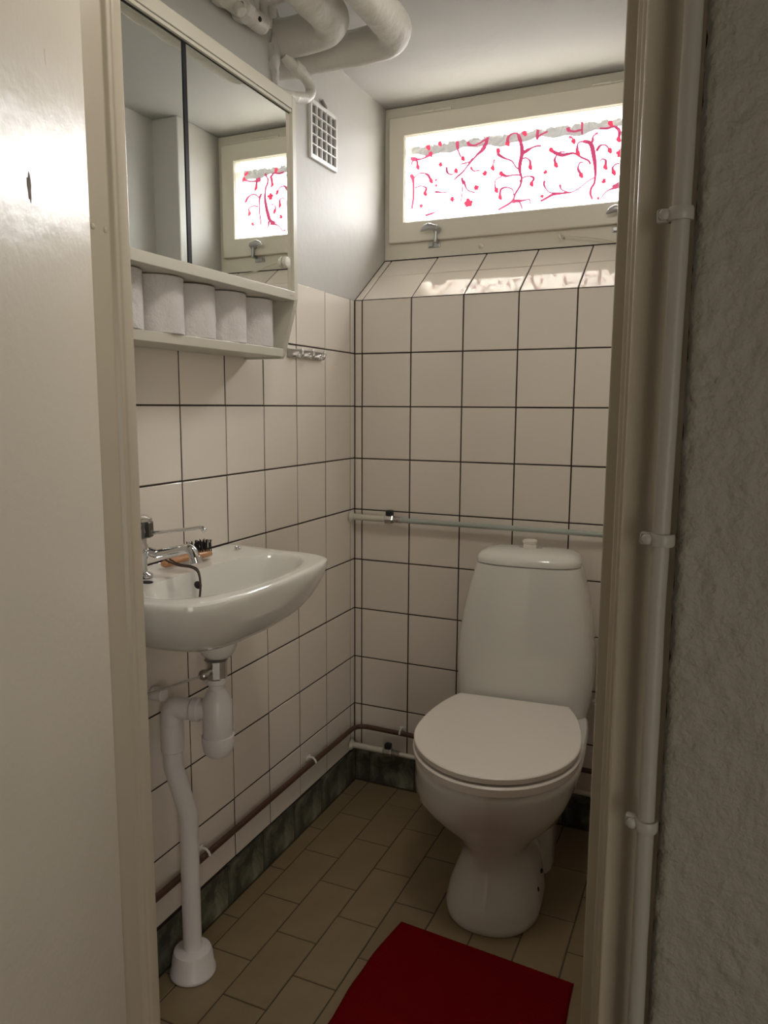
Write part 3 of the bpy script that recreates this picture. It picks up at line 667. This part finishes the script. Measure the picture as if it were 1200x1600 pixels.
# ================================================================ WASH BASIN
SYC = -.868; SZ = .855
sink = thing('wash_basin', 'small white ceramic wash basin on the left wall under the cabinet', 'basin', (0.0, SYC, 0))
def outline(hw, depth, x0=.004, n=64, pw=3.0, fx=None):
    """plan of the basin: straight at the wall, rounded D towards the room; starts and ends at the wall"""
    out = []
    for i in range(n+1):
        a = -PI/2+PI*i/n
        s, c = math.sin(a), math.cos(a)
        y = hw*math.copysign(abs(s)**(2/pw), s); x = x0+(depth-.024*(y/hw)**2-x0)*abs(c)**(2/pw)
        out.append((x, y))
    return out
def ring_at(hw, depth, z, pw, cx=0, cyy=0, x0=.004, tiltz=0):
    return [Vector((x+cx, y+cyy, z-tiltz*(x/.28))) for x, y in outline(hw, depth, x0, pw=pw)]
DX = .135
def lerp_ring(k, z, zlip=None):
    """outer hull: blend from the rim outline to the small drain skirt"""
    rim = outline(.240, .289, pw=8); pts = []
    bot = []
    n = len(rim)-1
    for i in range(n+1):
        a = -PI/2+PI*i/n
        bot.append((.05+.115*abs(math.cos(a))**.9, .060*math.sin(a)))
    for (x, y), (u, v) in zip(rim, bot): pts.append(Vector((x*(1-k)+u*k, y*(1-k)+v*k, z)))
    return pts
q = B()
prof = [(0.0, SZ-.003), (-.004, SZ-.008), (-.002, SZ-.014), (.030, SZ-.030), (.085, SZ-.048), (.165, SZ-.068), (.270, SZ-.087), (.40, SZ-.102), (.56, SZ-.112), (.78, SZ-.119), (.97, SZ-.126)]
rings = [lerp_ring(k, z) for k, z in prof]
# top: rim edge, then inward
def top_ring(s, dz, pw=8):
    return [Vector((.004+(x-.004)*(1-s*.0), y, SZ+dz)) for x, y in outline(.240-s, .289-s, pw=pw)]
rim_t = [top_ring(.003, -.0008), top_ring(.008, .0)]
# inner bowl opening
def bowl_ring(k, z):
    """inner opening: an oval between x .098 and .262, |y| < .197, shrinking to the drain"""
    pts = []; n = 64
    cx, rx, ry = .180, .0835, .196
    tx, ty, rr = DX+.005, 0.0, .020
    for i in range(n+1):
        a = -PI/2+PI*i/n
    return pts
hull = rings[::-1]
R = loft(q, hull+rim_t, cap0=False, cap1=False, closed=False)
NB = 96
def oval(k, z):
    cx = .1795*(1-k)+(DX+.01)*k; rx = .0840*(1-k)+.021*k; ry = .206*(1-k)+.021*k; pw = 2.9*(1-k)+2*k
    out = []
    for i in range(NB):
        a = 2*PI*i/NB; c, s = math.cos(a), math.sin(a)
        y = ry*math.copysign(abs(s)**(2/pw), s); x = cx+rx*math.copysign(abs(c)**(2/pw), c)-.024*(1-k)*(y/.206)**2*(1 if c > 0 else 0)
        out.append(Vector((x, y, z)))
    return out
# deck: bridge the open rim curve (65 pts) to a wall-side edge, then to the oval
back = SZ+.0045
ov = oval(0, SZ-.0005)
rimv = R[-1]
deck = []
for i in range(NB):
    a = 2*PI*i/NB; c, s = math.cos(a), math.sin(a)
    # a rectangular-ish outer loop matching the rim
    hw, dp = .232, .281
    pw = 8
    if c >= 0:
        y = hw*math.copysign(abs(s)**(2/pw), s); x = .004+(dp-.024*(y/hw)**2-.004)*abs(c)**(2/pw)
    else:
        x = .004; y = hw*max(-1, min(1, math.copysign(min(1, abs(s)), s)))
    deck.append(Vector((x, y, SZ if x > .05 else back)))
inn = [deck]
mid1 = [d.lerp(o, .55) for d, o in zip(deck, ov)]
for p in mid1: p.z = SZ+.0005 if p.x > .09 else SZ+.0025
edge = [d.lerp(o, .93) for d, o in zip(deck, ov)]
for p in edge: p.z = SZ-.0000
seq = [deck, mid1, edge, ov]
for k, z in ((.03, SZ-.005), (.07, SZ-.014), (.13, SZ-.030), (.21, SZ-.050), (.33, SZ-.070), (.50, SZ-.086), (.72, SZ-.097), (.90, SZ-.103), (1.0, SZ-.108)): seq.append(oval(k, z))
loft(q, seq, cap0=False, cap1=True)
bmesh.ops.remove_doubles(q, verts=q.verts[:], dist=.0012)
# skirt round the drain, and the wall web beneath
lathe(q, [(.040, -.008), (.0385, .006), (.0365, .022), (.031, .034), (.0255, .041), (.020, .043)], 36, origin=(DX, 0, SZ-.123), axis=(0, 0, -1))
rg = []
for tt in [i/8 for i in range(9)]:
    z = SZ-.112; e = (1-(1-tt)**2)
    rg.append([Vector((.004, -.12+.09*tt, z-.020*e)), Vector((.06, -.085+.060*tt, z-.030*e)), Vector((DX, -.036+.012*tt, z-.045*e)), Vector((DX, .036-.012*tt, z-.045*e)), Vector((.06, .085-.060*tt, z-.030*e)), Vector((.004, .12-.09*tt, z-.020*e))])
loft(q, rg)
o = obj('ceramic_bowl', q, PORCS, sink, smooth=True, angle=50)
q = B(); sphere(q, (0, 0, 0), .010, .25, 1, .8, 16); o = obj('overflow_hole', q, DARK, sink, smooth=True); o.location = (.1105, -.022, SZ-.024); o.rotation_euler = (0, -.5, 0)
q = B(); sphere(q, (0, 0, 0), .0135, 1.0, .8, .12, 16); o = obj('tap_slot', q, DARK, sink, smooth=True); o.location = (.082, -.128, SZ+.001)
q = B(); lathe(q, [(.022, 0), (.022, .002), (.018, .003), (.002, .002)], 24, origin=(DX+.01, 0, SZ-.1085)); obj('drain_ring', q, CHROME, sink, smooth=True)
q = B(); lathe(q, [(.007, 0), (.007, .003), (.004, .006), (.001, .006)], 14, origin=(.052, .196-.005, SZ+.003)); tube(q, smooth_path([(.052, .191, .86), (.056, .180, .866), (.062, .176, .860)], 5), .0022, 8); obj('chain_stay', q, CHROME, sink, smooth=True)

# tap
FY = -.975
tap = thing('mixer_tap', 'chrome mixer tap with ribbed grip and thin lever on the basin', 'tap', (.048, FY, SZ+.0035))
q = B(); lathe(q, [(.024, 0), (.024, .004), (.0155, .009), (.0145, .030), (.018, .038), (.018, .056), (.0155, .060), (.0155, .070)], 30); obj('tap_body', q, CHROME, tap, smooth=True)
q = B(); rings = []
for z in (.072, .074, .098, .101): rings.append([Vector(((.0275 if k % 2 else .0256)*math.cos(2*PI*k/48)*(.93 if z in (.072, .101) else 1), (.0275 if k % 2 else .0256)*math.sin(2*PI*k/48)*(.93 if z in (.072, .101) else 1), z)) for k in range(48)])
loft(q, rings); grip = obj('ribbed_grip', q, mat('smoked_chrome', (.24, .24, .23), .12, metal=1.0), tap, smooth=True, angle=25)
q = B(); lathe(q, [(.0262, .101), (.0254, .106), (.019, .1095), (.004, .1105)], 30); obj('grip_cap', q, CHROME, tap, smooth=True)
q = B(); tube(q, smooth_path([(.016, .008, .078), (.05, .014, .083), (.095, .016, .090), (.118, .017, .0945), (.128, .017, .0945), (.134, .017, .089)], 6), [.0032]*24+[.0042]*3+[.0050]*3+[.004], 12); obj('lever', q, CHROME, tap, smooth=True)
q = B(); tube(q, fillet([(.006, .012, .046), (.026, .018, .040), (.103, .018, .0575), (.112, .018, .036)], .014, 8), .0088, 16); cyl(q, (.1095, .018, .042), (.1135, .018, .030), .0108, n=18, bev=.0015); obj('spout', q, CHROME, tap, smooth=True)

# nail brush lying on the ledge
br = thing('nail_brush', 'wooden nail brush with black bristles lying on the basin ledge', 'brush', (.047, -.912, SZ+.0045), math.radians(-3))
q = B()
st = [(0, .0035, .003), (.004, .0085, .0055), (.014, .0105, .0072), (.040, .0100, .0068), (.062, .0115, .0070), (.085, .0165, .0080), (.112, .0175, .0082), (.126, .0150, .0078), (.133, .0080, .006), (.135, .003, .003)]
rings = []
for y, hw, hh in st:
    rings.append([Vector((hw*math.cos(2*PI*k/18), y, .0085+hh*math.sin(2*PI*k/18)+.004*math.sin(max(0, y-.02)/.115*PI)*.8)) for k in range(18)])
loft(q, rings); obj('brush_body', q, WOOD, br, smooth=True)
q = B()
for iy in range(9):
    for ix in range(4):
        yy = .076+.0065*iy; xx = -.0105+.007*ix; ang = rnd.uniform(-.25, .25); an2 = rnd.uniform(-.25, .25)
        for k in range(3):
            tube(q, [(xx+rnd.uniform(-.001, .001), yy, .014), (xx+.018*ang+rnd.uniform(-.002, .002), yy+.018*an2+rnd.uniform(-.002, .002), .036+rnd.uniform(-.004, .003))], .0009, 4)
obj('bristles', q, BRISTLE, br, kind='stuff', label='black bristles')
q = B()
loop = [(-.002, .010, .016), (.012, .008, .013), (.030, .012, .0075), (.050, .022, .004), (.064, .024, -.004), (.072, .020, -.022), (.076, .014, -.040), (.077, .010, -.052), (.074, .014, -.054), (.074, .018, -.040), (.070, .024, -.022), (.060, .030, -.002), (.045, .030, .0045), (.024, .018, .009), (.006, .013, .0175)]
tube(q, smooth_path(loop, 6), .0016, 6); box(q, .0735, .0785, .0085, .0165, -.062, -.050, bev=.0015); obj('leather_strap', q, LEATHER, br, smooth=True)

# trap and waste pipe
trap = thing('waste_trap', 'white plastic bottle trap and bent waste pipe under the basin', 'waste pipe', (0, 0, 0))
TX, TY = DX, SYC-.006
q = B(); lathe(q, [(.0225, .6855), (.0225, .684), (.0205, .683), (.0205, .652), (.0215, .650)][::-1], 10, origin=(TX, TY, 0)); obj('chrome_collar', q, CHROME, trap, label='chrome collar')
q = B(); cyl(q, (TX, TY-.018, .668), (TX, TY-.034, .668), .0065, n=14); sphere(q, (TX, TY-.038, .667), .0105, n=16); obj('side_knob', q, STEEL, trap, smooth=True)
q = B(); tube(q, [(TX, TY-.040, .668), (TX-.03, TY-.14, .668), (TX-.065, YF+.03, .671)], .0014, 6); tube(q, [(TX, TY-.040, .6655), (TX-.03, TY-.14, .6645), (TX-.065, YF+.03, .667)], .0014, 6); obj('control_rods', q, STEEL, trap)
q = B(); lathe(q, [(.0185, .652), (.0195, .649), (.0195, .640), (.0155, .637), (.0145, .628), (.0175, .624), (.0205, .620), (.0235, .612), (.0285, .604), (.0285, .528), (.0270, .526)][::-1], 36, origin=(TX, TY, 0)); obj('bottle', q, PLAST, trap, smooth=True)
q = B(); lathe(q, [(.006, .4955), (.022, .4965), (.0275, .503), (.0300, .516), (.0310, .526), (.0310, .535), (.0290, .536)], 36, origin=(TX, TY, 0)); obj('bottle_cap', q, PLAST, trap, smooth=True)
UX, UY = .044, -.897
dv = Vector((UX-TX, UY-TY, 0)).normalized()
q = B(); p0 = Vector((TX, TY, .583)); cyl(q, p0+dv*.020, p0+dv*.075, .0185, n=24); cyl(q, p0+dv*.034, p0+dv*.052, .0235, n=24, bev=.003); obj('side_outlet', q, PLAST, trap, smooth=True)
q = B(); tube(q, fillet([p0+dv*.055, Vector((UX, UY, .585)), Vector((UX, UY, .53))], .026, 10), .0212, 26); cyl(q, (UX, UY, .553), (UX, UY, .495), .0222, n=28, bev=.002); obj('elbow', q, PLAST, trap, smooth=True)
q = B(); cyl(q, (.003, UY-.004, .607), (.03, UY-.002, .607), .014, n=16, bev=.002); obj('wall_stub', q, PLAST, trap, smooth=True)
q = B(); tube(q, fillet([(UX, UY, .52), (UX, UY, .462), (.057, -.872, .352), (.058, -.874, .03)], .012, 6), .0188, 26); obj('waste_pipe', q, PLAST, trap, smooth=True)
q = B(); lathe(q, [(.0445, FZ+.001), (.0465, FZ+.004), (.0465, FZ+.009), (.0440, FZ+.012), (.0400, FZ+.044), (.0370, FZ+.052), (.0315, FZ+.0545), (.0190, FZ+.055)], 40, origin=(.059, -.876, 0)); obj('floor_collar', q, PLAST, trap, smooth=True)

# ================================================================ TOILET
TRZ = math.radians(4.6)
wc = thing('toilet', 'white close-coupled ceramic toilet against the back wall', 'toilet', (.543, 0.004, FZ), TRZ)
# local: -y is forward
def dring(v0, v1, hw, z, pf=2.2, pb=3.0, n=64, flat=1.0):
    """closed plan from back v0 to front v1, half width hw"""
    c = v0+(v1-v0)*.55; out = []
    for i in range(n):
        a = 2*PI*i/n; s, k = math.sin(a), math.cos(a)
        if k >= 0: y = c+(v1-c)*abs(k)**(2/pf); x = hw*math.copysign(abs(s)**(2/pf), s)
        else: y = c-(c-v0)*abs(k)**(2/pb); x = hw*math.copysign(abs(s)**(2/pb), s)
        out.append(Vector((x+OX+(-.014*math.exp(-((z-.27)/.06)**2)), -y, z)))
    return out
OX = -.013
q = B()
secs = [  # z, back, front, half width
 (.000, .235, .532, .106, 2.3, 3.4), (.006, .232, .536, .110, 2.3, 3.4), (.020, .232, .536, .110, 2.3, 3.4), (.050, .225, .527, .103, 2.3, 3.2),
 (.085, .210, .511, .091, 2.2, 3.2), (.115, .195, .498, .080, 2.1, 3.2), (.140, .180, .492, .076, 2.1, 3.2), (.165, .17, .499, .084, 2.1, 3.0),
 (.200, .155, .522, .116, 2.1, 3.0), (.240, .14, .556, .157, 2.1, 3.0), (.280, .12, .588, .178, 2.1, 3.0), (.320, .10, .613, .184, 2.1, 3.2),
 (.345, .085, .622, .186, 2.1, 3.4), (.360, .07, .625, .189, 2.15, 4.0), (.372, .06, .624, .189, 2.15, 4.5), (.378, .06, .619, .184, 2.15, 4.5)]
loft(q, [dring(b_, f_, w_, z_, pf, pb) for z_, b_, f_, w_, pf, pb in secs])
obj('bowl', q, PORC, wc, smooth=True, angle=50)
# rear foot with its outlet, seen behind the neck
q = B(); OX = .034; rings = [dring(.06, .27, .066, z, 4, 4) for z in (0, .004, .10, .16, .22, .30)]; OX = -.013
loft(q, rings); obj('outlet_housing', q, PORC, wc, smooth=True)
for (x, y, z) in ((.088, -.345, .062), (.088, -.405, .052)):
    for s in (1,):
        q = B(); sphere(q, (0, 0, 0), .0062, .5, 1, 1, 12); o = obj('bolt_hole', q, DARK, wc, smooth=True); o.location = (x*s, y, z)
# tank
def tring(hw, v0, v1, z, p=5.0, n=64, bow=.0):
    c = (v0+v1)/2; r = (v1-v0)/2; out = []
    for i in range(n):
        a = 2*PI*i/n; s, k = math.sin(a), math.cos(a)
        x = hw*math.copysign(abs(s)**(2/p), s); y = c+r*math.copysign(abs(k)**(2/p), k)
        if k > 0: y -= bow*(x/hw)**2
        out.append(Vector((x, -y, z)))
    return out
q = B()
tk = [(.372, .150, .03, .176, 5), (.376, .159, .022, .186, 5), (.388, .166, .018, .192, 5), (.42, .1705, .016, .194, 5), (.47, .1745, .016, .194, 5), (.52, .1755, .016, .193, 5),
      (.58, .1715, .016, .191, 5), (.64, .1625, .016, .188, 5), (.70, .1500, .016, .184, 5), (.745, .1375, .016, .180, 5), (.7635, .1320, .016, .178, 5), (.7645, .1295, .018, .175, 5)]
loft(q, [tring(w_, a_, b_, z_-FZ, p_, bow=.010) for z_, w_, a_, b_, p_ in tk]); obj('tank', q, PORC, wc, smooth=True, angle=50)
q = B()
ld = [(.7655, .1300, .018, .176), (.767, .1335, .014, .1795), (.776, .1340, .014, .1800), (.785, .1305, .017, .1755), (.792, .1230, .024, .166), (.797, .108, .036, .150), (.800, .080, .055, .125), (.801, .03, .08, .105)]
loft(q, [tring(w_, a_, b_, z_-FZ, 4.0, bow=.010) for z_, w_, a_, b_ in ld]); lid_t = obj('tank_lid', q, PORC, wc, smooth=True, angle=50)
q = B(); lathe(q, [(.0165, .0), (.0165, .010), (.0150, .012), (.0160, .0145), (.0185, .017), (.0190, .0215), (.0170, .0235), (.010, .0238), (.009, .0228), (.003, .0228)], 32, origin=(0, -.098, .7995-FZ)); obj('flush_knob', q, SEATP, wc, smooth=True)
# seat and lid
def seat_ring(z, grow=0.0, vb=.198):
    hwb, hw, vc, vf = .133, .184, .415, .6275
    pts = []
    for i in range(41):            # front half, right to left
        a = PI*i/40; pts.append((( hw+grow)*math.cos(a), vc+(vf-vc+grow)*math.sin(a)))
    Lb = .325
    for i in range(1, 16):
        v = vc-(vc-vb)*i/15; pts.append((-(hw+grow)*math.sqrt(1-((vc-v)/Lb)**2), v-grow*(i == 15)))
    for i in range(15, 0, -1):
        v = vc-(vc-vb)*i/15; pts.append(((hw+grow)*math.sqrt(1-((vc-v)/Lb)**2), v-grow*(i == 15)))
    return [Vector((x-.014, -y-.008, z-FZ)) for x, y in pts]
q = B(); loft(q, [seat_ring(.3885, -.004), seat_ring(.390, .0), seat_ring(.407, .003), seat_ring(.4105, -.001)]); obj('seat', q, SEATP, wc, smooth=True, angle=35)
q = B(); loft(q, [seat_ring(.4158, -.005), seat_ring(.4166, -.001), seat_ring(.428, .001), seat_ring(.4300, -.0012)]); obj('seat_lid', q, SEATP, wc, smooth=True, angle=30)
for s in (-.08, .08):
    q = B(); cyl(q, (s-.018, -.20, .404-FZ), (s+.018, -.20, .404-FZ), .009, n=16, bev=.002); box(q, s-.008, s+.008, -.21, -.19, .374, .400, bev=.002); obj('seat_hinge', q, SEATP, wc, smooth=True)
for (x, y) in ((-.12, -.36), (.12, -.36), (-.05, -.56), (.05, -.56)):
    q = B(); cyl(q, (x, y, .367), (x, y, .3818), .008, n=12); obj('seat_bumper', q, SEATP, wc)
    q = B(); cyl(q, (x, y, .4020), (x, y, .4082), .008, n=12); obj('lid_bumper', q, SEATP, wc)
# supply hose by the tank
t = thing('supply_valve', 'small white stop valve and hose on the wall right of the tank', 'valve', (.766, -.004, .565))
q = B(); cyl(q, (0, .003, 0), (0, -.06, 0), .0075, n=14, bev=.001); box(q, -.018, -.010, -.066, -.046, -.006, .010, bev=.002); tube(q, smooth_path([(-.030, -.058, -.010), (-.020, -.060, -.004), (-.012, -.060, .006), (-.008, -.058, .016)], 4), .0035, 8); obj('valve_body', q, GRILLE, t, smooth=True)
q = B(); tube(q, smooth_path([(0, -.058, -.004), (.002, -.062, -.04), (-.004, -.062, -.09), (-.020, -.060, -.14), (-.045, -.058, -.165)], 6), .005, 10); obj('hose', q, PLAST, t, smooth=True)

# ================================================================ RED BATH MAT
q = B(); nx, ny = 60, 220
A, Bc, Cc, Dc = Vector((.392, -.561)), Vector((.781, -.590)), Vector((.800, -1.17)), Vector((.360, -1.17))
g = []; g2 = []
for iy in range(ny+1):
    v = iy/ny; r = []; r2 = []
    for ix in range(nx+1):
        u = ix/nx
        p = (A.lerp(Bc, u)).lerp(Dc.lerp(Cc, u), v)
        p.x += .010*math.sin(PI*min(1, v*2.0))*(1-u)*-1.0+.003*noise.noise(Vector((u*3, v*9, 1)))*(1 if ix in (0, nx) else .3)
        if iy in (0, ny): p.y += .0012*math.sin(u*190)
        e = min(u, 1-u, v*1.4, (1-v)*1.4); edge_ = 1 if e > .012 else max(.15, e/.012)
        h = .0055*edge_+.0012*(1 if iy % 4 < 2 else 0)*edge_
        r.append(q.verts.new((p.x, p.y, FZ+.0012+h))); r2.append(q.verts.new((p.x, p.y, FZ+.0009)))
    g.append(r); g2.append(r2)
for iy in range(ny):
    for ix in range(nx): q.faces.new((g[iy][ix], g[iy][ix+1], g[iy+1][ix+1], g[iy+1][ix]))
per = [(0, i) for i in range(nx+1)]+[(i, nx) for i in range(1, ny+1)]+[(ny, i) for i in range(nx-1, -1, -1)]+[(i, 0) for i in range(ny-1, 0, -1)]
for (a, b_) , (c, d) in zip(per, per[1:]+per[:1]): q.faces.new((g[a][b_], g[c][d], g2[c][d], g2[a][b_]))
o = obj('bath_mat', q, RUG, smooth=True, angle=60); tag(o, 'red ribbed cotton bath mat on the floor in front of the toilet', 'mat')

# ================================================================ ADDED FILL LAMP (unseen, brightens the lower room)
t = thing('fill_lamp', 'round glowing fill lamp added out of view under the ceiling by the door', 'lamp', (.70, -.98, CZ))
q = B(); lathe(q, [(.05, -.001), (.118, -.001), (.122, -.006), (.122, -.022), (.118, -.026)][::-1], 40); obj('fill_lamp_base', q, GRILLE, t, smooth=True)
q = B(); lathe(q, [(.004, -.088), (.04, -.086), (.075, -.077), (.10, -.060), (.115, -.040), (.119, -.024)], 40)
obj('fill_lamp_shade', q, glow_mat('fill_lamp_glow', (1.0, .93, .83), FILL_GLOW), t, smooth=True)
